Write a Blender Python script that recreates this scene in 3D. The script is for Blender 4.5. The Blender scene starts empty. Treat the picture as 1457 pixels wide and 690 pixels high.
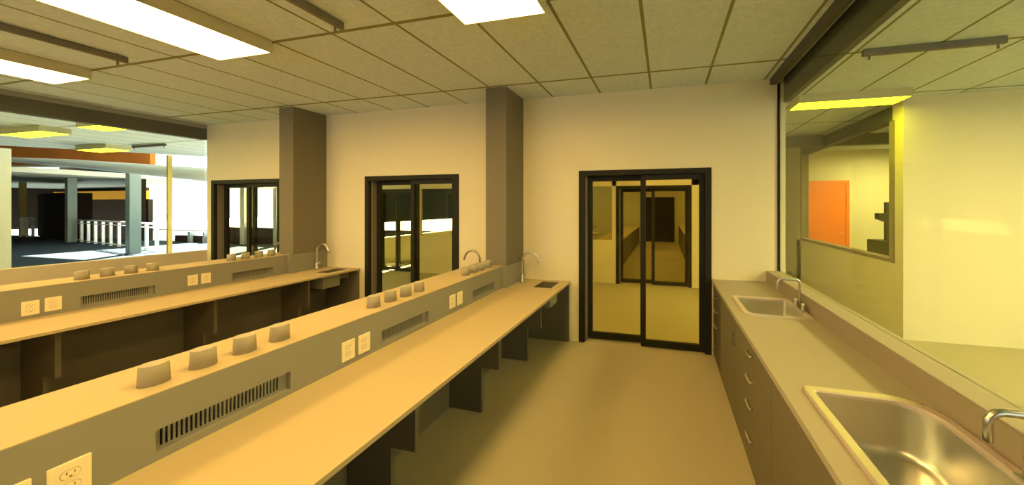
import bpy, bmesh, math, random
from mathutils import Vector, Matrix
random.seed(4)
scene = bpy.context.scene
C = scene.collection
PI = math.pi

# ---------------------------------------------------------------- camera
cam_d = bpy.data.cameras.new('camera')
cam = bpy.data.objects.new('camera', cam_d); C.objects.link(cam)
cam.location = (0, 0, 1.671)
cam.rotation_euler = (PI / 2, 0, 0.2102)
cam_d.sensor_width = 36.0
cam_d.lens = 421.65 / 1457 * 36.0
cam_d.shift_x = (728.5 - 856.49) / 1457
cam_d.shift_y = (293.4 - 345.0) / 1457
cam_d.clip_start = 0.02; cam_d.clip_end = 300
scene.camera = cam

# ---------------------------------------------------------------- world, sun, exposure
w = bpy.data.worlds.new('world'); scene.world = w; w.use_nodes = True
wn = w.node_tree.nodes; wl = w.node_tree.links
bg = wn['Background']; bg.inputs['Color'].default_value = (0.86, 0.95, 1.0, 1); bg.inputs['Strength'].default_value = 3.2
sun_d = bpy.data.lights.new('sun', 'SUN'); sun_d.energy = 110; sun_d.angle = 0.01; sun_d.color = (1.0, 0.97, 0.9)
sun = bpy.data.objects.new('sun', sun_d); C.objects.link(sun)
sun.rotation_euler = Vector((-0.48, 0.62, 0.78)).to_track_quat('Z', 'Y').to_euler()
scene.view_settings.view_transform = 'Standard'
scene.view_settings.look = 'None'
scene.view_settings.exposure = 0.0
scene.view_settings.gamma = 1.0
scene.view_settings.use_curve_mapping = False
LAMP = (1.0, 0.625, 0.185)      # warm tube colour of this lab
LAMP_S = 23.0
HALL = (1.0, 0.93, 0.018)        # yellower tubes beyond the glass
HALL_S = 11.0

# ---------------------------------------------------------------- materials
def node_mat(name, col, rough=0.6, metal=0.0, noise=0.0, nscale=30.0, bump=0.0, spec=0.5):
    m = bpy.data.materials.new(name); m.use_nodes = True
    n = m.node_tree.nodes; l = m.node_tree.links; b = n['Principled BSDF']
    b.inputs['Roughness'].default_value = rough; b.inputs['Metallic'].default_value = metal
    b.inputs['Specular IOR Level'].default_value = spec
    b.inputs['Base Color'].default_value = (*col, 1)
    if noise > 0 or bump > 0:
        tc = n.new('ShaderNodeNewGeometry')
        nt = n.new('ShaderNodeTexNoise'); nt.inputs['Scale'].default_value = nscale; nt.inputs['Detail'].default_value = 4
        l.new(tc.outputs['Position'], nt.inputs['Vector'])
        if noise > 0:
            mx = n.new('ShaderNodeMix'); mx.data_type = 'RGBA'
            l.new(nt.outputs['Fac'], mx.inputs['Factor'])
            mx.inputs['A'].default_value = (*[c * (1 - noise) for c in col], 1)
            mx.inputs['B'].default_value = (*[min(1, c * (1 + noise)) for c in col], 1)
            l.new(mx.outputs['Result'], b.inputs['Base Color'])
        if bump > 0:
            bp = n.new('ShaderNodeBump'); bp.inputs['Strength'].default_value = bump; bp.inputs['Distance'].default_value = 0.004
            l.new(nt.outputs['Fac'], bp.inputs['Height']); l.new(bp.outputs['Normal'], b.inputs['Normal'])
    return m

def emit_mat(name, col, s):
    m = bpy.data.materials.new(name); m.use_nodes = True
    n = m.node_tree.nodes; l = m.node_tree.links; n.clear()
    e = n.new('ShaderNodeEmission'); e.inputs['Color'].default_value = (*col, 1); e.inputs['Strength'].default_value = s
    o = n.new('ShaderNodeOutputMaterial'); l.new(e.outputs[0], o.inputs[0]); return m

def glass_mat(name, tint, ior=1.45):
    m = bpy.data.materials.new(name); m.use_nodes = True
    n = m.node_tree.nodes; l = m.node_tree.links; n.clear()
    t = n.new('ShaderNodeBsdfTransparent'); t.inputs['Color'].default_value = (*tint, 1)
    g = n.new('ShaderNodeBsdfGlossy'); g.inputs['Roughness'].default_value = 0.0; g.inputs['Color'].default_value = (1, 1, 1, 1)
    lw = n.new('ShaderNodeLayerWeight'); lw.inputs['Blend'].default_value = 0.5
    pw = n.new('ShaderNodeMath'); pw.operation = 'POWER'; l.new(lw.outputs['Facing'], pw.inputs[0]); pw.inputs[1].default_value = 5.0
    f = n.new('ShaderNodeMath'); f.operation = 'MULTIPLY_ADD'; l.new(pw.outputs[0], f.inputs[0]); f.inputs[1].default_value = 0.75; f.inputs[2].default_value = ((ior - 1) / (ior + 1)) ** 2
    x = n.new('ShaderNodeMixShader'); o = n.new('ShaderNodeOutputMaterial')
    l.new(f.outputs[0], x.inputs[0]); l.new(t.outputs[0], x.inputs[1]); l.new(g.outputs[0], x.inputs[2]); l.new(x.outputs[0], o.inputs[0])
    return m

def ceiling_mat():
    m = node_mat('acoustic_tile', (0.80, 0.77, 0.66), 0.95, spec=0.1)
    n = m.node_tree.nodes; l = m.node_tree.links; b = n['Principled BSDF']
    g = n.new('ShaderNodeNewGeometry'); sp = n.new('ShaderNodeSeparateXYZ'); l.new(g.outputs['Position'], sp.inputs[0])
    def line(sock, off, step, half):
        a = n.new('ShaderNodeMath'); a.operation = 'ADD'; l.new(sock, a.inputs[0]); a.inputs[1].default_value = -off + step * 100.5
        md = n.new('ShaderNodeMath'); md.operation = 'MODULO'; l.new(a.outputs[0], md.inputs[0]); md.inputs[1].default_value = step
        s = n.new('ShaderNodeMath'); s.operation = 'SUBTRACT'; l.new(md.outputs[0], s.inputs[0]); s.inputs[1].default_value = step / 2
        ab = n.new('ShaderNodeMath'); ab.operation = 'ABSOLUTE'; l.new(s.outputs[0], ab.inputs[0])
        lt = n.new('ShaderNodeMath'); lt.operation = 'LESS_THAN'; l.new(ab.outputs[0], lt.inputs[0]); lt.inputs[1].default_value = half
        return lt.outputs[0]
    lx = line(sp.outputs[0], -1.382, 0.6096, 0.013); ly = line(sp.outputs[1], 1.857, 1.2192, 0.015)
    mx = n.new('ShaderNodeMath'); mx.operation = 'MAXIMUM'; l.new(lx, mx.inputs[0]); l.new(ly, mx.inputs[1])
    nt = n.new('ShaderNodeTexNoise'); nt.inputs['Scale'].default_value = 26; nt.inputs['Detail'].default_value = 6; nt.inputs['Roughness'].default_value = 0.7
    l.new(g.outputs['Position'], nt.inputs['Vector'])
    cm = n.new('ShaderNodeMix'); cm.data_type = 'RGBA'; l.new(nt.outputs['Fac'], cm.inputs['Factor'])
    cm.inputs['A'].default_value = (0.43, 0.50, 0.52, 1); cm.inputs['B'].default_value = (0.77, 0.89, 0.94, 1)
    c2 = n.new('ShaderNodeMix'); c2.data_type = 'RGBA'; l.new(mx.outputs[0], c2.inputs['Factor'])
    l.new(cm.outputs['Result'], c2.inputs['A']); c2.inputs['B'].default_value = (0.225, 0.235, 0.125, 1)
    l.new(c2.outputs['Result'], b.inputs['Base Color'])
    return m

def wood_mat(name, c1, c2):
    m = node_mat(name, c1, 0.45); n = m.node_tree.nodes; l = m.node_tree.links; b = n['Principled BSDF']
    g = n.new('ShaderNodeNewGeometry'); mp = n.new('ShaderNodeMapping'); mp.inputs['Scale'].default_value = (9, 9, 0.7)
    nt = n.new('ShaderNodeTexNoise'); nt.inputs['Scale'].default_value = 2.2; nt.inputs['Detail'].default_value = 5
    l.new(g.outputs['Position'], mp.inputs[0]); l.new(mp.outputs[0], nt.inputs['Vector'])
    mx = n.new('ShaderNodeMix'); mx.data_type = 'RGBA'; l.new(nt.outputs['Fac'], mx.inputs['Factor'])
    mx.inputs['A'].default_value = (*c1, 1); mx.inputs['B'].default_value = (*c2, 1); l.new(mx.outputs['Result'], b.inputs['Base Color'])
    return m

M = dict(
    ceil=ceiling_mat(),
    wall=node_mat('cream_wall', (0.76, 0.71, 0.50), 0.85, noise=0.015, nscale=3, spec=0.15),
    lowwall=node_mat('beige_low_wall', (0.62, 0.55, 0.42), 0.85, spec=0.1),
    floor=node_mat('beige_floor', (0.42, 0.375, 0.25), 0.75, noise=0.03, nscale=60, spec=0.15),
    column=node_mat('taupe_column', (0.20, 0.182, 0.13), 0.8, spec=0.1),
    lam=node_mat('taupe_laminate', (0.27, 0.262, 0.215), 0.7, spec=0.15),
    ledge=node_mat('taupe_laminate_lit', (0.50, 0.41, 0.245), 0.7, spec=0.15),  # same laminate as the faces; lamplight on the tops is put into the colour
    under=node_mat('grey_panel', (0.15, 0.138, 0.105), 0.8, spec=0.1),
    cup=node_mat('cap_grey', (0.42, 0.385, 0.28), 0.6, spec=0.25),
    black=node_mat('black_frame', (0.018, 0.018, 0.012), 0.6, noise=0.35, nscale=45, spec=0.2),
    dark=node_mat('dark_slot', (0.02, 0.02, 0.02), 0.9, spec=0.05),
    chrome=node_mat('brushed_nickel', (0.72, 0.69, 0.62), 0.28, 1.0),
    steel=node_mat('sink_steel', (0.72, 0.70, 0.64), 0.32, 1.0),
    rim=node_mat('sink_rim_steel', (0.74, 0.64, 0.60), 0.38, 0.55),
    rustm=node_mat('weathered_nickel', (0.40, 0.36, 0.30), 0.35, 1.0, noise=0.4, nscale=60),
    plate=node_mat('ivory_plastic', (0.88, 0.77, 0.52), 0.45, spec=0.3),
    slot=node_mat('brown_slot', (0.20, 0.13, 0.05), 0.8),
    header=node_mat('grey_header', (0.125, 0.125, 0.10), 0.7, spec=0.15),
    trim=node_mat('pale_trim', (0.34, 0.34, 0.29), 0.7, spec=0.15),
    housing=node_mat('lamp_housing', (0.62, 0.58, 0.38), 0.6, spec=0.2),
    bar=node_mat('dark_metal_bar', (0.19, 0.175, 0.15), 0.6, spec=0.2),
    counter=node_mat('taupe_counter', (0.43, 0.385, 0.285), 0.6, spec=0.2),
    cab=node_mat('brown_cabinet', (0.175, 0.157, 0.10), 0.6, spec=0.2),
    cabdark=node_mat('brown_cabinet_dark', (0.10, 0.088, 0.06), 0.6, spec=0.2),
    bsplash=node_mat('taupe_backsplash', (0.33, 0.28, 0.20), 0.7, spec=0.15),
    glass=glass_mat('clear_glass', (0.92, 0.945, 0.88), 1.13),
    glassd=glass_mat('door_glass', (0.90, 0.88, 0.66), 1.35),
    door=wood_mat('orange_wood', (0.80, 0.17, 0.008), (0.95, 0.27, 0.012)),
    blue=node_mat('blue_grey_floor', (0.035, 0.05, 0.065), 0.9, noise=0.08, nscale=8, spec=0.05),
    bcol=node_mat('blue_grey_column', (0.26, 0.32, 0.30), 0.8, spec=0.1),
    ycol=node_mat('ochre_column', (0.62, 0.45, 0.13), 0.8, spec=0.1),
    brown=node_mat('dark_brown_wall', (0.035, 0.025, 0.018), 0.9, spec=0.02),
    orange=node_mat('orange_fascia', (0.50, 0.15, 0.025), 0.8, noise=0.3, nscale=2, spec=0.1),
    yfascia=node_mat('ochre_fascia', (0.75, 0.33, 0.03), 0.8, spec=0.1),
    white=node_mat('white_paint', (0.86, 0.88, 0.86), 0.6, spec=0.2),
    concrete=node_mat('grey_soffit', (0.36, 0.38, 0.33), 0.9, spec=0.05),
    outside=node_mat('pale_paving', (0.6, 0.6, 0.55), 0.9),
    lamp=emit_mat('lamp_diffuser', LAMP, LAMP_S),
    east=emit_mat('fill_lamp_diffuser', (1.0, 0.80, 0.32), 75.0),  # emission of the unseen lamps added to brighten neighbouring rooms
    corr=emit_mat('corridor_fill_diffuser', LAMP, 36.0),  # unseen lamps, strength raised to light the floor beyond the doors
    halln=emit_mat('hall_lamp_bright', (1.0, 0.93, 0.006), 19.0),
    hall=emit_mat('hall_lamp_diffuser', HALL, HALL_S),
)

# ---------------------------------------------------------------- mesh helpers
def bx(bm, x0, x1, y0, y1, z0, z1):
    x0, x1 = sorted((x0, x1)); y0, y1 = sorted((y0, y1)); z0, z1 = sorted((z0, z1))
    v = [bm.verts.new(p) for p in ((x0, y0, z0), (x1, y0, z0), (x1, y1, z0), (x0, y1, z0), (x0, y0, z1), (x1, y0, z1), (x1, y1, z1), (x0, y1, z1))]
    for f in ((0, 3, 2, 1), (4, 5, 6, 7), (0, 1, 5, 4), (1, 2, 6, 5), (2, 3, 7, 6), (3, 0, 4, 7)): bm.faces.new([v[i] for i in f])

def prism(bm, pts, z0, z1):
    a = [bm.verts.new((x, y, z0)) for x, y in pts]; b = [bm.verts.new((x, y, z1)) for x, y in pts]
    n = len(pts); bm.faces.new(a[::-1]); bm.faces.new(b)
    for i in range(n): bm.faces.new((a[i], a[(i + 1) % n], b[(i + 1) % n], b[i]))

def lathe(bm, prof, cx=0, cy=0, n=40, caps=True):
    rings = [[bm.verts.new((cx + r * math.cos(2 * PI * i / n), cy + r * math.sin(2 * PI * i / n), z)) for i in range(n)] for r, z in prof]
    for a, b in zip(rings, rings[1:]):
        for i in range(n): bm.faces.new((a[i], a[(i + 1) % n], b[(i + 1) % n], b[i])).smooth = True
    if caps: bm.faces.new(rings[0][::-1]); bm.faces.new(rings[-1])

def tube(bm, pts, r, n=14, r2=None):
    pts = [Vector(p) for p in pts]; rings = []; prev = None
    for i, p in enumerate(pts):
        t = (pts[min(i + 1, len(pts) - 1)] - pts[max(i - 1, 0)]).normalized()
        if prev is None: a = t.orthogonal().normalized()
        else: a = (prev - t * prev.dot(t)).normalized()
        prev = a; b = t.cross(a)
        rr = r if r2 is None else r + (r2 - r) * i / (len(pts) - 1)
        rings.append([bm.verts.new(p + (a * math.cos(2 * PI * k / n) + b * math.sin(2 * PI * k / n)) * rr) for k in range(n)])
    for a, b in zip(rings, rings[1:]):
        for i in range(n): bm.faces.new((a[i], a[(i + 1) % n], b[(i + 1) % n], b[i])).smooth = True
    bm.faces.new(rings[0][::-1]); bm.faces.new(rings[-1])

def rrect(x0, x1, y0, y1, r, n=8):
    if not isinstance(r, (list, tuple)): r = (r,) * 4        # order: x1y1, x0y1, x0y0, x1y0
    out = []
    for k, (cx, cy, s) in enumerate(((x1, y1, 0), (x0, y1, 90), (x0, y0, 180), (x1, y0, 270))):
        rr = r[k]; ox = cx - rr if k in (0, 3) else cx + rr; oy = cy - rr if k in (0, 1) else cy + rr
        for i in range(n + 1):
            a = math.radians(s + 90 * i / n); out.append((ox + rr * math.cos(a), oy + rr * math.sin(a)))
    return out

def loft(bm, loops, cap0=False, cap1=False, smooth=False):
    vs = [[bm.verts.new(p) for p in lp] for lp in loops]; n = len(loops[0])
    for a, b in zip(vs, vs[1:]):
        for i in range(n): bm.faces.new((a[i], a[(i + 1) % n], b[(i + 1) % n], b[i])).smooth = smooth
    if cap0: bm.faces.new(vs[0][::-1])
    if cap1: bm.faces.new(vs[-1])

def mk(name, build, mat, parent=None, bevel=0):
    bm = bmesh.new(); build(bm); bmesh.ops.recalc_face_normals(bm, faces=bm.faces)
    me = bpy.data.meshes.new(name); bm.to_mesh(me); bm.free(); me.materials.append(mat)
    o = bpy.data.objects.new(name, me); C.objects.link(o)
    if parent: o.parent = parent
    if bevel:
        md = o.modifiers.new('bevel', 'BEVEL'); md.width = bevel; md.segments = 2; md.limit_method = 'ANGLE'
    return o

def boxes(name, lst, mat, parent=None, bevel=0):
    return mk(name, lambda bm: [bx(bm, *b) for b in lst], mat, parent, bevel)

def tag(o, label, cat, group=None):
    o['label'] = label; o['category'] = cat
    if group: o['group'] = group
    return o

def struct(name, lst, mat, bevel=0):
    o = boxes(name, lst, mat, None, bevel); o['kind'] = 'structure'; return o

def thing(name, label, cat, loc=(0, 0, 0), rz=0, group=None):
    o = bpy.data.objects.new(name, None); C.objects.link(o); o.location = loc; o.rotation_euler = (0, 0, rz); o.empty_display_size = 0.1
    return tag(o, label, cat, group)

def copy_tree(o, parent=None):
    c = o.copy(); C.objects.link(c); c.parent = parent
    for ch in list(o.children): copy_tree(ch, c)
    return c

def copy_thing(o, loc, label, group=None, rz=None, scale=None):
    c = copy_tree(o); c.location = loc; c['label'] = label
    if group: c['group'] = group
    if rz is not None: c.rotation_euler = (0, 0, rz)
    if scale: c.scale = scale
    return c

# ================================================================= STRUCTURE
YW, YC, H = 3.52, 6.33, 3.048
XL, XG = -7.605, 1.195
# floors
struct('floor', [(-12.6, 8.2, -5.0, 6.0, -0.12, 0.0), (XL - 0.1, 8.2, 6.0, 14.6, -0.12, 0.0)], M['floor'])  # beige carried under the unseen walkway to bounce light onto its ceiling
struct('floor_west', [(-60, -12.6, -5.0, 9.6, -0.12, 0.0), (-12.6, XL - 0.1, 6.0, 9.6, -.12, 0)], M['blue'])
# ceiling (this lab, corridor, east room, walkway in the west) ending in a slanted edge over the atrium
o = mk('ceiling', lambda bm: prism(bm, [(-15.4, 3.1), (-16.8, -5), (8.2, -5), (8.2, 14.6), (-7.9, 14.6), (-7.9, 6.6), (-12.2, 6.0)], H, H + 0.12), M['ceil']); o['kind'] = 'structure'
struct('ceiling_far_west', [(-60, -24.5, -5, 16, 3.0, 3.2)], M['concrete'])
# back wall with three door openings
DOORS = [(-7.486, -5.93), (-4.291, -2.731), (-1.039, 0.509)]
DH = 2.108
xs = [XL] + [v for d in DOORS for v in d] + [1.262]
segs = [(xs[i], xs[i + 1], YW, YW + 0.13, 0, H) for i in range(0, len(xs), 2)] + [(a, b, YW, YW + 0.13, DH, H) for a, b in DOORS]
struct('wall_back', segs, M['wall'])
struct('wall_behind_camera', [(XL, 8.2, -4.6, -4.45, 0, .9), (XL, 8.2, -4.6, -4.45, 2.6, H), (XL, -7.3, -4.6, -4.45, .9, 2.6), (-3.7, 2.4, -4.6, -4.45, .9, 2.6), (7.6, 8.2, -4.6, -4.45, .9, 2.6)], M['column'])  # unseen wall, dark to cut bounce; openings added to let in daylight
struct('wall_far_east', [(8.05, 8.2, -4.6, 14.5, 0, H)], M['wall'])
struct('wall_lab_end', [(-7.72, 8.2, 14.3, 14.45, 0, H)], M['wall'])
# left partition: low wall, glass, header
struct('wall_left', [(XL - 0.13, XL, -4.5, YW + 0.13, 0, 0.925)], M['lowwall'])
struct('trim_1', [(XL - 0.13, XL - 0.0, -4.5, YW, 2.797, 2.983)], M['header'])
struct('trim_2', [(XL - 0.16, XL + 0.0, -4.5, YW, 2.983, H)], M['trim'])
struct('window_1', [(XL - 0.07, XL - 0.06, -4.45, YW, 0.925, 2.797)], M['glass'])
# right partition
struct('wall_right', [(1.09, 1.225, -4.45, YW, 0, 0.968)], M['bsplash'])
struct('trim_3', [(1.076, 1.228, -4.45, YW, 0.968, 0.974)], M['counter'])
struct('trim_4', [(1.109, 1.17, -4.45, YW, 2.983, H)], M['header'])
struct('trim_5', [(1.245, 1.30, -4.45, YW + 0.0, 2.785, H)], M['header'])
struct('trim_6', [(1.183, 1.205, YW - 0.02, YW, 0.974, 2.99)], M['black'])
struct('window_2', [(XG - 0.004, XG + 0.004, -4.45, YW - 0.02, 0.974, H)], M['glass'])
# east room
struct('wall_east_room', [(2.918, 8.05, 4.42, 4.52, 0, H)], M['wall'])
struct('wall_east_corridor', [(2.918, 3.03, 4.52, 7.5, 0, 0.93), (2.918, 3.03, 4.52, 4.60, 0.93, H), (2.918, 3.03, 7.28, 8.4, 0, H)], M['wall'])
struct('trim_7', [(2.905, 3.045, 4.56, 7.28, 0.93, 0.98), (2.905, 3.045, 4.56, 4.64, 0.98, 2.79), (2.905, 3.045, 7.22, 7.28, 0.98, 2.79)], M['bsplash'])
struct('trim_8', [(2.905, 3.045, 4.60, 7.28, 2.79, 2.98)], M['header'])
struct('window_3', [(2.965, 2.973, 4.64, 7.22, 0.98, 2.79)], M['glass'])
struct('trim_9', [(1.5, 2.90, 6.28, 6.40, 2.80, 3.0), (3.05, 8.0, 6.28, 6.40, 2.80, 3.0)], M['header'])
struct('wall_office', [(2.5, 8.05, 8.4, 8.55, 0, H)], M['wall'])
# corridor's far wall: doors, sill wall, windows, header
FD = [(-7.40, -6.15), (-1.041, 0.531)]
struct('wall_corridor', [(-7.60, -7.40, YC, YC + .1, 0, H), (-6.15, -6.05, YC, YC + .1, 0, H), (-1.125, -1.041, YC, YC + .1, 0, H), (0.531, 1.5, YC, YC + .1, 0, H),
       (-6.05, -1.125, YC, YC + .1, 0, 0.93), (-7.60, 1.5, YC, YC + .1, DH, H)], M['wall'])
struct('window_4', [(-6.05, -1.125, YC + .045, YC + .055, 0.93, DH)], M['glassd'])
struct('wall_second_lab_west', [(-7.72, -7.60, YC, 14.3, 0, 0.80)], M['wall'])
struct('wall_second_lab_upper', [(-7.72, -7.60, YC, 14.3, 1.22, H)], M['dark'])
struct('wall_second_lab_east', [(1.5, 1.62, YC, 14.3, 0, H)], M['wall'])
struct('door_far', [(-0.95, 0.42, 14.22, 14.29, 0, 2.1)], M['dark'])

# square columns standing in front of the back wall
c1 = struct('column_1', [(-2.047, -1.786, 3.10, YW, 0.0, H)], M['column'])
c2 = struct('column_2', [(-5.275, -5.02, 3.11, YW, 0.0, H)], M['column'])

# ================================================================= SLIDING DOORS
def sliding_door(name, x0, x1, y, label, glassm='glassd', z1=DH):
    t = thing(name, label, 'door', ((x0 + x1) / 2, y, 0), 0, 'black framed sliding glass doors')
    hw = (x1 - x0) / 2; D = 0.16
    boxes('door_frame', [(-hw, -hw + 0.07, -0.012, D, 0, z1 - .001), (hw - 0.07, hw, -0.012, D, 0, z1 - .001), (-hw + .07, hw - .07, -0.012, D, z1 - 0.062, z1 - .001)], M['black'], t)
    boxes('guide_strip', [(-hw + 0.07, -hw + 0.085, 0.03, D, 0, z1 - 0.062)], M['column'], t)
    a0, a1 = -hw + 0.086, 0.02
    l = boxes('door_leaf', [(a0, a0 + 0.055, .10, .14, 0.015, z1 - .065), (a1 - 0.05, a1, .10, .14, 0.015, z1 - .065),
                        (a0 + .055, a1 - .05, .10, .14, 0.015, 0.09), (a0 + .055, a1 - .05, .10, .14, z1 - 0.125, z1 - .065)], M['black'], t)
    boxes('glass_pane', [(a0 + .055, a1 - .05, .117, .123, 0.09, z1 - .125)], M[glassm], l)
    b0, b1 = -0.015, hw - 0.072
    l = boxes('door_leaf', [(b0, b0 + 0.055, .02, .06, 0.012, z1 - .065), (b1 - 0.055, b1, .02, .06, 0.012, z1 - .065),
                        (b0 + .055, b1 - .055, .02, .06, 0.012, 0.085), (b0 + .055, b1 - .055, .02, .06, z1 - 0.125, z1 - .065)], M['black'], t)
    boxes('glass_pane', [(b0 + .055, b1 - .055, .037, .043, 0.085, z1 - .125)], M[glassm], l)
    return t
labs = ['black framed sliding glass door at the far left, partly behind the left column', 'black framed sliding glass door between the two square columns',
        'black framed sliding glass door at the end of the aisle beside the right counter']
for i, ((a, b), lb) in enumerate(zip(DOORS, labs)): sliding_door('sliding_door', a, b, YW, lb)
sliding_door('sliding_door', FD[1][0], FD[1][1], YC, 'black framed door across the corridor, seen through the aisle door')
sliding_door('sliding_door', FD[0][0], FD[0][1], YC, 'black framed door across the corridor, seen through the middle door')

# ================================================================= LAB BENCHES
XF, XFR, XR = -1.816, -1.149, -2.20      # riser face, front edge of worktop, riser back
ZB, ZL = 0.74, 0.99
YN = -2.4
GR = [(0.717, 1.115), (1.597, 1.990), (2.535, 2.910), (-0.21, 0.19)]
SUP = [-1.09, -0.28, 0.53, 1.345, 2.155, 2.972]
def bench(x, dz, label):
    t = thing('lab_bench', label, 'lab bench', (x, 0, 0), 0, 'double-sided lab benches')
    zb, zl = ZB + dz, ZL + dz
    # hollow riser with recesses for the grilles on the front side
    parts = [(XR + .0, XR + .02, YN, 3.06, zb, zl - .004), (XR + .02, XF, YN, YN + .02, zb, zl - .004)]
    y = YN
    za, zc = 0.765 + dz, 0.853 + dz
    for a, b in sorted(GR):
        parts.append((XF - .036, XF, y, a, zb, zl - .004)); parts.append((XF - .036, XF, a, b, zb, za)); parts.append((XF - .036, XF, a, b, zc, zl - .004)); y = b
    parts.append((XF - .036, XF, y, 3.06, zb, zl - .004))
    parts += [(-1.784, -1.770, 3.0985, YW - .002, zb, zl - .001), (XF - .036, -1.770, 3.06, 3.0985, zb, zl - .001), (XR, XR + .02, 3.06, YW - .002, zb, zl - .004)]
    boxes('riser', parts, M['lam'], t)
    boxes('ledge', [(XR, XF, YN, 3.095, zl - .004, zl), (XR, -2.05, 3.095, YW - .002, zl - .004, zl)], M['ledge'], t)
    for k, (a, b) in enumerate(GR):
        L = b - a; n = 29; s0, s1 = a + .02, b - .028; st = (s1 - s0) / n
        zs0, zs1 = za + .013, zc - .005
        def gb(bm):
            xg0, xg1 = XF - .034, XF - .027
            bx(bm, xg0, xg1, a, s0, za, zc); bx(bm, xg0, xg1, s1, b, za, zc)
            bx(bm, xg0, xg1, s0, s1, za, zs0); bx(bm, xg0, xg1, s0, s1, zs1, zc)
            for i in range(n): bx(bm, xg0, xg1, s0 + st * i + st * .5, s0 + st * (i + 1), zs0, zs1)
        g = mk('vent_grille', gb, M['lam'], t)
        boxes('duct_liner', [(XF - .10, XF - .095, a, b, za - .01, zc + .01), (XF - .095, XF - .037, a, b, za - .02, za - .012), (XF - .095, XF - .037, a, b, zc + .012, zc + .02)], M['dark'], g)
    # worktops on both sides; the front one has a cut-out for the small basin
    hx0, hx1, hy0, hy1 = -1.49, -1.27, 3.17, 3.45
    boxes('worktop', [(XF, hx0, YN, YW - .002, zb - .022, zb), (hx1, XFR, YN, YW - .002, zb - .022, zb), (hx0, hx1, YN, hy0, zb - .022, zb), (hx0, hx1, hy1, YW - .002, zb - .022, zb)], M['ledge'], t)
    boxes('worktop', [(XR - .667, XR, YN, YW - .016, zb - .022, zb)], M['ledge'], t)
    boxes('basin', [(hx0, hx0 + .006, hy0, hy1, zb - .11, zb - .004), (hx1 - .006, hx1, hy0, hy1, zb - .11, zb - .004), (hx0 + .006, hx1 - .006, hy0, hy0 + .006, zb - .11, zb - .004),
                    (hx0 + .006, hx1 - .006, hy1 - .006, hy1, zb - .11, zb - .004), (hx0, hx1, hy0, hy1, zb - .118, zb - .11)], M['under'], t)
    boxes('basin_box', [(-1.50, -1.25, 3.10, 3.165, .54 + dz, zb - .024), (-1.50, -1.25, 3.165, 3.31, .54 + dz, zb - .12), (-1.262, -1.25, 3.165, 3.31, zb - .12, zb - .024)], M['lam'], t)
    # centre panels and stepped support panels
    boxes('modesty_panel', [(-1.78, -1.755, YN, YW - .002, 0, zb - .022)], M['under'], t)
    boxes('modesty_panel', [(-2.26, -2.235, YN, YW - .002, 0, zb - .022)], M['under'], t)
    for y in SUP:
        def sb(bm, y=y):
            pr = [(-1.755, 0), (-1.455, 0), (-1.455, .362), (-1.30, .362), (-1.30, zb - .022), (-1.755, zb - .022)]
            for s in (0,):
                a = [bm.verts.new((px, y - .012, pz)) for px, pz in pr]; b = [bm.verts.new((px, y + .012, pz)) for px, pz in pr]
                bm.faces.new(a); bm.faces.new(b[::-1])
                for i in range(6): bm.faces.new((a[i], b[i], b[(i + 1) % 6], a[(i + 1) % 6]))
        mk('support_panel', sb, M['under'], t)
        def sb2(bm, y=y):
            pr = [(-2.26, 0), (-2.56, 0), (-2.56, .362), (-2.715, .362), (-2.715, zb - .022), (-2.26, zb - .022)]
            a = [bm.verts.new((px, y - .012, pz)) for px, pz in pr]; b = [bm.verts.new((px, y + .012, pz)) for px, pz in pr]
            bm.faces.new(a); bm.faces.new(b[::-1])
            for i in range(6): bm.faces.new((a[i], b[i], b[(i + 1) % 6], a[(i + 1) % 6]))
        mk('support_panel', sb2, M['under'], t)
    boxes('end_panel', [(-1.755, -1.165, YW - .035, YW - .004, 0, zb - .022)], M['under'], t)
    boxes('end_panel', [(-2.85, -2.26, YW - .047, YW - .016, 0, zb - .022)], M['under'], t)
    return t
bench(0, 0, 'long double-sided taupe lab bench nearest the camera, beside the aisle')
bench(-3.23, 0.02, 'long double-sided taupe lab bench further left, in front of the low wall and glass')

# ================================================================= RIGHT COUNTER
zc = 0.851
t = thing('worktop', 'long taupe counter top under the right glass wall with two sink cut-outs', 'worktop', (0.8, 1.5, zc))
S1 = (0.585, 1.058, 2.385, 2.880)   # far sink outer
S2 = (0.600, 1.070, 0.56, 1.505)    # near sink outer
def top_bm(bm):
    x0, x1 = .512 - .8, 1.074 - .8
    ys = [(-2.4, S2[2] + .02), (S2[3] - .02, S1[2] + .02), (S1[3] - .02, YW - .002)]
    for a, b in ys: bx(bm, x0, x1, a - 1.5, b - 1.5, -.03, 0)
    for s in (S1, S2):
        bx(bm, x0, s[0] + .02 - .8, s[2] + .02 - 1.5, s[3] - .02 - 1.5, -.03, 0); bx(bm, s[1] - .02 - .8, x1, s[2] + .02 - 1.5, s[3] - .02 - 1.5, -.03, 0)
mk('counter_top', top_bm, M['counter'], t)
boxes('backsplash', [(1.074 - .8, 1.0895 - .8, -2.4 - 1.5, YW - .002 - 1.5, -.03, 0.1165)], M['bsplash'], t)

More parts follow.
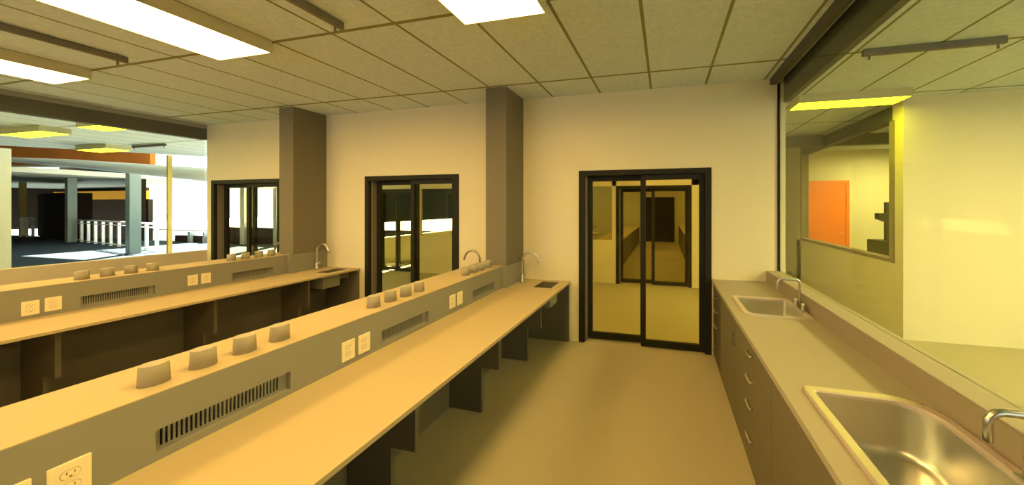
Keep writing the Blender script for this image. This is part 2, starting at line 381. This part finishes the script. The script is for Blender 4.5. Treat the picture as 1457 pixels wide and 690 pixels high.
def handle_y(bm, x, y0, y1, z):
    tube(bm, [(x, y0 + .012, z), (x - .012, y0 + .004, z + .0), (x - .016, y0 + .008, z), (x - .019, y0 + .02, z), (x - .019, y1 - .02, z), (x - .016, y1 - .008, z), (x - .012, y1 - .004, z), (x, y1 - .012, z)], .006, 8)
def cabinet(y0, y1, kind, label, hz=(.72, .565, .405, .20)):
    t = thing('base_cabinet', label, 'cabinet', (0.80, (y0 + y1) / 2, 0), 0, 'base cabinets under the right counter')
    w = (y1 - y0) / 2; fx = .53 - .80
    zt_ = zc - .032
    boxes('cabinet_body', [(fx + .02, .285, -w, -w + .016, 0, .635), (fx + .02, .285, w - .016, w, 0, .635), (fx + .02, .285, -w + .016, w - .016, 0, .05), (.27, .285, -w + .016, w - .016, .05, .635), (fx + .004, fx + .02, -w, w, 0, .03)], M['cab'], t)
    if kind == 'drawers':
        edges = [0.03, 0.30, 0.485, 0.645, zt_ - .004]
        for i in range(4):
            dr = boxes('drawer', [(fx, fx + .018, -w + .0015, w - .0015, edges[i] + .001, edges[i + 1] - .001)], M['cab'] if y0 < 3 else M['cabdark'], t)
            yc_ = -w * .02
            mk('handle', lambda bm: handle_y(bm, fx, -w * .17, -w * .17 + .115 + .0, sorted(hz)[i]), M['chrome'], dr)
    elif kind == 'sink' or kind == 'door':
        d = boxes('cabinet_door', [(fx, fx + .018, -w + .0015, w - .0015, .031, zt_ - .005)], M['cab'], t)
        hy = -w + .03
        boxes('handle', [(fx - .004, fx, hy, hy + .07, .575, .58), (fx - .004, fx, hy, hy + .07, .665, .67), (fx - .004, fx, hy, hy + .006, .58, .665), (fx - .004, fx, hy + .064, hy + .07, .58, .665)], M['under'], d)
    return t
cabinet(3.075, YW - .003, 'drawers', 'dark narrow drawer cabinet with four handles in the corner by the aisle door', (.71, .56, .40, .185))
cabinet(2.445, 3.075, 'door', 'brown door cabinet with a square recessed pull, beneath the far sink')
cabinet(1.655, 2.445, 'drawers', 'brown drawer cabinet with four bright bar handles between the two sinks', (.735, .575, .41, .205))
cabinet(0.52, 1.655, 'sink', 'brown door cabinet beneath the near sink, cut by the bottom edge of the view')

# sinks
def sink(s, label, rb, depth=.20, divider=None):
    x0, x1, y0, y1 = s; cx, cy = (x0 + x1) / 2, (y0 + y1) / 2
    t = thing('sink', label, 'sink', (cx, cy, zc), 0, 'steel sinks in the right counter')
    def P(l, z): return [(a - cx, b - cy, z) for a, b in l]
    rim = .042
    R0 = rb; R1 = [max(.02, r - .03) for r in rb]
    def ring(d, z, rr): return P(rrect(x0 + d, x1 - d, y0 + d, y1 - d, [max(.012, r - d * .7) for r in rb]), z)
    mk('rim', lambda bm: loft(bm, [ring(0, .0005, 0), ring(.002, .010, 0), ring(.007, .013, 0), ring(rim - .006, .013, 0), ring(rim, .008, 0), ring(rim + .001, -.006, 0)], smooth=False), M['rim'], t)
    def bb(bm):
        lp = [ring(rim + .001, -.005, 0), ring(rim + .004, -.05, 0), ring(rim + .010, -depth + .03, 0), ring(rim + .018, -depth + .008, 0), ring(rim + .035, -depth, 0)]
        loft(bm, lp, cap1=True, smooth=True)
    mk('bowl', bb, M['steel'], t)
    mk('drain', lambda bm: lathe(bm, [(.045, -depth + .0005), (.045, -depth + .004), (.036, -depth + .004), (.03, -depth + .001)], 0, 0, 28), M['chrome'], t)
    return t
sink(S1, 'small drop-in steel sink near the back wall, by the aisle door', [.05, .035, .09, .03], .17)
sink(S2, 'large drop-in steel sink in the bottom right corner with a bright rim', [.16, .03, .03, .06], .20)

def faucet_u(x, y, z, label):
    t = thing('bridge_faucet', label, 'faucet', (x, y, z), 0, 'faucets over the right counter sinks')
    lx = -.155; top = .235
    pts = [(0, 0, .01), (0, 0, top - .03)] + [(-.03 + .03 * math.cos(a), 0, top - .03 + .03 * math.sin(a)) for a in [PI / 8 * i for i in range(1, 5)]]
    pts += [(lx + .035 - .035 * math.sin(a), 0, top - .035 + .035 * math.cos(a)) for a in [PI / 8 * i for i in range(0, 5)]] + [(lx, 0, top - .055), (lx, 0, top - .085)]
    mk('spout', lambda bm: tube(bm, pts, .0105, 16), M['chrome'], t)
    boxes('base_plate', [(-.022, .022, -.09, .09, .0, .012)], M['chrome'], t, .004)
    for s in (-1, 1):
        mk('handle', lambda bm: lathe(bm, [(.017, .012), (.015, .03), (.013, .05), (.016, .052), (.016, .066), (.004, .068)], 0, s * .062, 20), M['chrome'], t)
    return t
faucet_u(1.034, 2.60, zc + .008, 'squared chrome faucet over the small far sink')
faucet_u(1.045, 1.045, zc + .008, 'squared chrome faucet over the large near sink, cut by the right edge')

# gooseneck faucets on the benches
def gooseneck(x, y, z, label, mat, rz=0, back=False):
    t = thing('gooseneck_faucet', label, 'faucet', (x, y, z), rz, 'gooseneck faucets at the wall ends of the benches')
    R = .108
    pts = [(0, 0, .0), (0, 0, .12), (0, 0, .26)] + [(R - R * math.cos(a), 0, .26 + R * math.sin(a)) for a in [PI * i / 14 for i in range(1, 14)]]
    a = PI * 13 / 14; e = pts[-1]; pts.append((e[0] + .012, 0, e[2] - .035))
    mk('spout', lambda bm: tube(bm, pts, .0125, 16), M[mat], t)
    mk('base', lambda bm: lathe(bm, [(.026, 0), (.026, .012), (.018, .03), (.018, .085), (.0135, .10)], 0, 0, 24), M[mat], t)
    mk('lever', lambda bm: tube(bm, [(.0, 0, .045), (.03, 0, .075), (.055, 0, .10), (.06, 0, .115)], .011, 12, .0085), M[mat], t)
    return t
gooseneck(-1.713, 3.34, ZB, 'brushed gooseneck faucet at the wall end of the nearer bench, on the aisle side', 'chrome')
gooseneck(-2.285, 3.33, ZB, 'tarnished gooseneck faucet behind the nearer bench ledge, left of the middle column', 'rustm', PI)
gooseneck(-4.943, 3.34, ZB + .02, 'brushed gooseneck faucet on the left bench in front of the left column', 'chrome')
gooseneck(-5.515, 3.33, ZB + .02, 'tarnished gooseneck faucet behind the left bench ledge, in front of the far left door', 'rustm', PI)

# tapered caps on the ledges
def cap_mesh(bm): lathe(bm, [(.0375, 0), (.0345, .074), (.0335, .0765)], 0, 0, 48)
cap0 = None
words = ['nearest', 'second', 'third', 'farthest']
GY = [[.757, .882, 1.009, 1.138], [1.640, 1.765, 1.892, 2.017], [2.585, 2.71, 2.835, 2.96]]
gname = ['by the near grille', 'by the middle grille', 'by the far grille']
for bi, (bxo, dz) in enumerate(((0, 0), (-3.23, .02))):
    for gi, ys in enumerate(GY):
        if bi == 1 and gi == 0: continue
        for k, y in enumerate(ys):
            lb = '%s of four grey caps on the %s bench ledge, %s' % (words[k], ('nearer', 'left')[bi], gname[gi])
            gp = 'tapered caps on the bench ledges'
            if cap0 is None:
                cap0 = tag(mk('service_cap', cap_mesh, M['cup']), lb, 'cap', gp); cap0.location = (-1.927, y, ZL)
            else:
                c = cap0.copy(); C.objects.link(c); c.location = (-1.927 + bxo - .002 * gi, y, ZL + dz); c['label'] = lb

# power outlets on the riser faces
def outlet(loc, label):
    t = thing('power_outlet', label, 'power outlet', loc, 0, 'double power outlets on the bench faces')
    mk('cover_plate', lambda bm: loft(bm, [[(0, a, b) for a, b in rrect(-.0355, .0355, -.057, .057, .003, 3)], [(.004, a, b) for a, b in rrect(-.0355, .0355, -.057, .057, .003, 3)], [(.0055, a, b) for a, b in rrect(-.033, .033, -.0545, .0545, .003, 3)]], True, True), M['plate'], t)
    for zc_ in (.0195, -.0195):
        out = []
        for i in range(32):
            a = 2 * PI * i / 32; out.append((.0172 * math.cos(a), max(-.0135, min(.0135, .0172 * math.sin(a))) + zc_))
        mk('receptacle_outline', lambda bm: loft(bm, [[(.0056, a, b) for a, b in out], [(.0064, a, b) for a, b in out]], False, True), M['slot'], t)
        inn = [(a * .95, (b - zc_) * .95 + zc_) for a, b in out]
        r = mk('receptacle', lambda bm: loft(bm, [[(.0062, a, b) for a, b in inn], [(.0072, a, b) for a, b in inn]], False, True), M['plate'], t)
        boxes('slots', [(.0071, .0076, -.0075, -.0055, zc_ + .000, zc_ + .0085), (.0071, .0076, .0055, .0075, zc_ + .000, zc_ + .0075), (.0071, .0076, -.0025, .0025, zc_ - .0095, zc_ - .0050)], M['slot'], r)
    return t
o0 = outlet((XF, .557, .820), 'ivory double outlet in the bottom left corner, on the near bench face')
OL = [((XF, .464, .820), 'ivory double outlet cut by the bottom edge, left of the largest visible one'),
      ((XF, 1.387, .828), 'left ivory outlet of the pair between near and middle grilles of the nearer bench'),
      ((XF, 1.481, .828), 'right ivory outlet of the pair between near and middle grilles of the nearer bench'),
      ((XF, 2.256, .842), 'left ivory outlet of the pair between middle and far grilles of the nearer bench'),
      ((XF, 2.350, .842), 'right ivory outlet of the pair between middle and far grilles of the nearer bench'),
      ((XF - 3.23, 1.386, .844), 'ivory outlet nearest the left edge of the view, on the left bench face'),
      ((XF - 3.23, 1.478, .849), 'ivory outlet just left of the middle grille on the left bench face'),
      ((XF - 3.23, 2.232, .864), 'left ivory outlet of the pair between the two visible grilles of the left bench'),
      ((XF - 3.23, 2.327, .864), 'right ivory outlet of the pair between the two visible grilles of the left bench')]
for loc, lb in OL: copy_thing(o0, loc, lb)

# ================================================================= CEILING LIGHTS
def ceiling_light(x0, x1, y0, y1, label, dm, z0=2.948, group='ceiling lights of the lab'):
    t = thing('ceiling_light', label, 'ceiling light', ((x0 + x1) / 2, (y0 + y1) / 2, z0), 0, group)
    a, b = (x1 - x0) / 2, (y1 - y0) / 2; h = H - z0
    boxes('housing', [(-a, -a + .008, -b, b, 0, h), (a - .008, a, -b, b, 0, h), (-a + .008, a - .008, -b, -b + .008, 0, h), (-a + .008, a - .008, b - .008, b, 0, h)], M['housing'], t)
    boxes('diffuser', [(-a + .008, a - .008, -b + .008, b - .008, .003, .012)], M[dm], t)
    return t
XX = [(-6.26, -5.65), (-3.82, -3.21), (-1.382, -.772)]
nm = ['at the left edge of the view', 'in the upper left, the largest lit panel', 'cut by the top edge above the column']
for (a, b), n_ in zip(XX, nm): ceiling_light(a, b, .640, 1.845, 'white lit rectangular ceiling light ' + n_, 'lamp')
for (a, b), n_ in zip(XX, ('left', 'middle', 'right')):
    ceiling_light(a, b, -1.80, -.60, 'white lit rectangular ceiling light behind the camera, %s one' % n_, 'lamp')
HG = 'narrow yellow ceiling lights beyond the glass'
ceiling_light(1.62, 2.80, 4.10, 4.40, 'yellow lit narrow ceiling light beyond the right glass, above the orange door', 'halln', group=HG)
ceiling_light(3.9, 5.1, 5.35, 5.65, 'yellow lit ceiling light in the room with the orange door', 'hall', group=HG)
ceiling_light(-9.9, -9.3, -.4, .8, 'added fill light in the west walkway outside the view', 'east', group=HG)  # this and the next are added out of view to brighten the walkway
ceiling_light(-12.3, -11.7, -.4, .8, 'added fill light farther west in the walkway outside the view', 'east', group=HG)
ceiling_light(-11.66, -10.38, 2.92, 3.20, 'yellow lit ceiling light beyond the left glass, nearest the left edge', 'hall', group=HG)
ceiling_light(-9.32, -8.70, 2.91, 3.19, 'yellow lit ceiling light just under the left header', 'hall', group=HG)
ceiling_light(-13.15, -12.05, 4.10, 4.42, 'yellow lit ceiling light beyond the left glass, above the blue-grey columns', 'hall', group=HG)
ceiling_light(-3.2, -2.0, 8.0, 8.3, 'yellow lit ceiling light in the second lab, seen through the aisle door', 'hall', group=HG)
ceiling_light(3.3, 3.9, .64, 1.845, 'added fill light in the east room outside the view', 'east', group=HG)  # pair added out of view to brighten the east room wall
ceiling_light(5.1, 5.7, .64, 1.845, 'added fill light in the east room, farther east outside the view', 'east', group=HG)
ceiling_light(-.6, .6, 4.7, 5.0, 'added unseen corridor fill light behind the wall above the aisle door', 'corr', group=HG)  # three unseen lamps added to light the corridor and second lab
ceiling_light(-4.2, -3.0, 4.7, 5.0, 'added unseen corridor fill light behind the wall above the middle door', 'corr', group=HG)
ceiling_light(-.6, .6, 9.5, 9.8, 'added unseen fill light deep in the second lab', 'corr', group=HG)

# suspended dark bars
def bar(x, y, rz, label, L=1.05):
    t = thing('hanging_bar', label, 'metal bar', (x, y, 2.987), rz, 'dark metal bars hung under the ceiling')
    boxes('bar', [(-.016, .016, -L / 2, L / 2, .003, .055)], M['bar'], t, .002)
    for s in (-1, 1):
        mk('hanger_rod', lambda bm: tube(bm, [(0, s * (L / 2 - .05), -.034), (0, s * (L / 2 - .05), H - 2.987)], .008, 8), M['bar'], t)
    return t
ceiling_light(4.55, 5.15, 6.1, 7.3, 'added fill light in the room with the orange door, hidden by the wall', 'east', group=HG)  # hidden lamp added to brighten the orange door
ceiling_light(-3.0, -1.8, 11.0, 11.3, 'added unseen fill light far back in the second lab, left bay', 'lamp', group=HG)  # two hidden lamps added for more light in the second lab
ceiling_light(-.6, .6, 12.0, 12.3, 'added unseen fill light near the far door of the second lab', 'lamp', group=HG)
bar(-2.365, 1.765 - .525, 0, 'dark metal bar hung under the ceiling right of the big light')
bar(-4.865, 1.765 - .525, 0, 'dark metal bar hung under the ceiling between the two left lights')
bar(2.20, 3.03, PI / 2, 'grey metal bar hung under the ceiling beyond the right glass', 1.0)
bar(-11.25, 4.35, PI / 2, 'grey metal bar hung under the ceiling beyond the left glass', 1.1)

# ================================================================= EAST SIDE
t = thing('wooden_door', 'orange wood door with frame, seen through the right glass', 'door', (3.87, 8.38, 0))
boxes('door_frame', [(-.54, -.47, -.03, .01, 0, 2.305), (.47, .54, -.03, .01, 0, 2.305), (-.47, .47, -.03, .01, 2.235, 2.305)], M['door'], t)
boxes('door_leaf', [(-.468, .468, -.015, .01, 0.005, 2.233)], M['door'], t)
mk('handle', lambda bm: tube(bm, [(.40, -.015, 1.0), (.40, -.06, 1.0), (.30, -.06, 1.0)], .01, 10), M['chrome'], t)
t = thing('microscope_stand', 'dark pedestal instrument with a side arm behind the window with the orange door', 'instrument', (3.76, 6.05, 0))
boxes('cabinet', [(-.19, .25, -.2, .2, 0, 1.08)], M['under'], t, .01)
boxes('post', [(-.03, .03, -.03, .03, 1.08, 1.74)], M['under'], t)
mk('arm', lambda bm: loft(bm, [[(x_, yy, z_) for x_, z_ in ((-.15, 1.55), (.2, 1.55), (.2, 1.38), (-.03, 1.40), (-.10, 1.43), (-.15, 1.45))] for yy in (-.06, .06)], True, True), M['under'], t)

# ================================================================= SECOND LAB BEYOND THE CORRIDOR
def simple_bench(x0, x1, y0, y1, z, face_x, label):
    t = thing('far_bench', label, 'lab bench', ((x0 + x1) / 2, (y0 + y1) / 2, 0), 0, 'benches in the second lab')
    a, b = (x1 - x0) / 2, (y1 - y0) / 2
    boxes('worktop', [(-a, a, -b, b, z - .03, z)], M['ledge'], t)
    boxes('cabinet_front', [(-a + .03, a - .03, -b, b, 0, z - .03)], M['under'], t)
    return t
simple_bench(-1.82, -1.13, 7.2, 13.6, .78, 0, 'long bench on the left inside the second lab')
simple_bench(.56, 1.2, 7.4, 13.9, .86, 0, 'long counter on the right inside the second lab')
def pedestal_table(x, y, label):
    t = thing('pedestal_table', label, 'table', (x, y, 0), 0, 'pedestal tables in the second lab')
    boxes('table_top', [(-.75, .75, -.4, .4, .74, .78)], M['ledge'], t, .01)
    mk('pedestal', lambda bm: lathe(bm, [(.24, 0), (.22, .03), (.06, .06), (.05, .60), (.12, .70), (.14, .74)], 0, 0, 24), M['dark'], t)
    return t
pedestal_table(-2.9, 9.6, 'pedestal table left of the second lab bench, nearer of the two')
pedestal_table(-3.7, 12.4, 'pedestal table left of the second lab bench, farther of the two')

# ================================================================= ATRIUM TO THE WEST
struct('wall_far_dark', [(-44, -34.2, 13.2, 13.4, -1, 2.16)], M['brown'])
struct('trim_10', [(-44, -34.0, 12.9, 13.15, 2.16, 2.72)], M['yfascia'])
struct('wall_far_west', [(-46, -45.8, -5, 16, 0, 3.2)], M['brown'])
struct('wall_atrium_back', [(-60, XL - .1, -5, -4.8, 0, 6)], M['concrete'])
struct('ceiling_daylight_stop', [(-46, -7.7, -5, 9.6, 5.8, 6.0), (-46, -24.8, 9.6, 14, 5.8, 6.0)], M['concrete'])  # unseen roof, added and trimmed to control daylight on the atrium floor
struct('wall_daylight_stop', [(-46, -35.9, 13.7, 13.9, -1, 6)], M['brown'])  # added to close off the atrium and keep daylight out
o = mk('wall_atrium_diagonal', lambda bm: prism(bm, [(-24.75, 9.5), (-35.9, 13.75), (-36.0, 13.5), (-25.0, 9.3)], -1, 6), M['brown']); o['kind'] = 'structure'
def quad(name, pts, th, mat):
    def b(bm):
        loft(bm, [[p for p in pts], [(p[0] - th * .2, p[1] + th, p[2]) for p in pts]], True, True)
    o = mk(name, b, mat); o['kind'] = 'structure'; return o
quad('trim_11', [(-26.0, 4.6, 3.05), (-17.0, 6.6, 3.05), (-17.0, 6.6, 4.6), (-26.0, 4.6, 4.6)], .12, M['orange'])
quad('trim_12', [(-24.4, 4.9, 3.0), (-17.0, 6.56, 2.98), (-17.0, 6.56, 3.04), (-24.4, 4.9, 3.04)], .1, M['concrete'])
streak = mk('light_streak', lambda bm: tube(bm, [(-22.2, 5.2, 3.27), (-18.6, 5.7, 3.05), (-14.0, 6.2, 2.66), (-11.6, 6.6, 2.45)], .05, 24, .27), M['white'])  # tapered white tube stands in for a bright band of light
tag(streak, 'long bright white duct of light, shaped as a tube across the atrium beyond the left glass', 'streak')
# dark closed block by the ochre column
blk = mk('dark_partition', lambda bm: prism(bm, [(-34.6, 9.7), (-28.9, 8.75), (-29.3, 9.6), (-34.9, 10.6)], 0, 2.35), M['brown'])
tag(blk, 'dark brown closed partition left of the first blue-grey column', 'partition')
def square_column(x, y, s, rz, mat, label, h=3.0):
    o = boxes('atrium_column', [(-s / 2, s / 2, -s / 2, s / 2, 0, h)], M[mat]); o.location = (x, y, 0); o.rotation_euler = (0, 0, rz)
    return tag(o, label, 'column', 'square columns of the atrium')
square_column(-27.13, 8.36, .23, 0, 'bcol', 'narrower blue-grey square column in the middle of the atrium', 3.0)
square_column(-18.36, 6.78, .235, 0, 'bcol', 'wider blue-grey square column nearest the bright windows', 3.2)
square_column(-35.0, 9.41, .17, 0, 'ycol', 'ochre square column at the far left of the atrium', 3.0)
square_column(-15.5, 3.85, .30, 0, 'wall', 'pale square column at the left edge behind the left glass', H)
o = square_column(-13.09, 5.387, .07, 0, 'ycol', 'slim post between the bright atrium windows', H)
# railing
def railing(p0, p1, n, label, h=1.02):
    p0, p1 = Vector(p0), Vector(p1); d = p1 - p0
    t = thing('railing', label, 'railing', p0, 0, 'white atrium railings')
    for zz, r in ((h, .035), (h - .14, .022), (.08, .022)):
        mk('rail', lambda bm: tube(bm, [(0, 0, zz), (d.x, d.y, zz)], r, 8), M['white'], t)
    for i in range(n + 1):
        q = d * (i / n); boxes('post', [(q.x - .035, q.x + .035, q.y - .035, q.y + .035, 0, h)], M['white'], t)
    return t
railing((-27.65, 8.62, 0), (-18.3, 7.25, 0), 10, 'long white railing in front of the dark opening, between the blue-grey columns')
railing((-34.4, 9.2, 0), (-33.8, 9.35, 0), 2, 'short white railing right of the ochre column')
# exterior glazing on the north side of the atrium
struct('wall_window_base', [(-22.7, -19.6, 9.5, 9.6, 0, 0.30), (-19.6, XL - .15, 9.5, 9.6, 0, 0.74)], M['brown'])
struct('trim_13', [(-21.6, -21.45, 9.40, 9.7, 0, 0.5), (-20.6, -20.5, 9.40, 9.7, 0, .5)], M['bcol'])
struct('trim_14', [(-18.25, -18.0, 9.40, 9.7, 0, 4.6), (-16.3, -16.1, 9.40, 9.7, 0, 4.6), (-11.2, -11.0, 9.4, 9.7, 0, 4.6)], M['trim'])
struct('trim_sun_limit', [(-24.75, XL, 9.4, 9.6, 4.95, 5.8)], M['white'])  # unseen panel, lowered to limit the sun patch on the floor
struct('ground_outside', [(-60, 10, 14.7, 60, -.12, 0), (-24.6, -7.8, 9.6, 14.7, -.12, 0)], M['outside'])
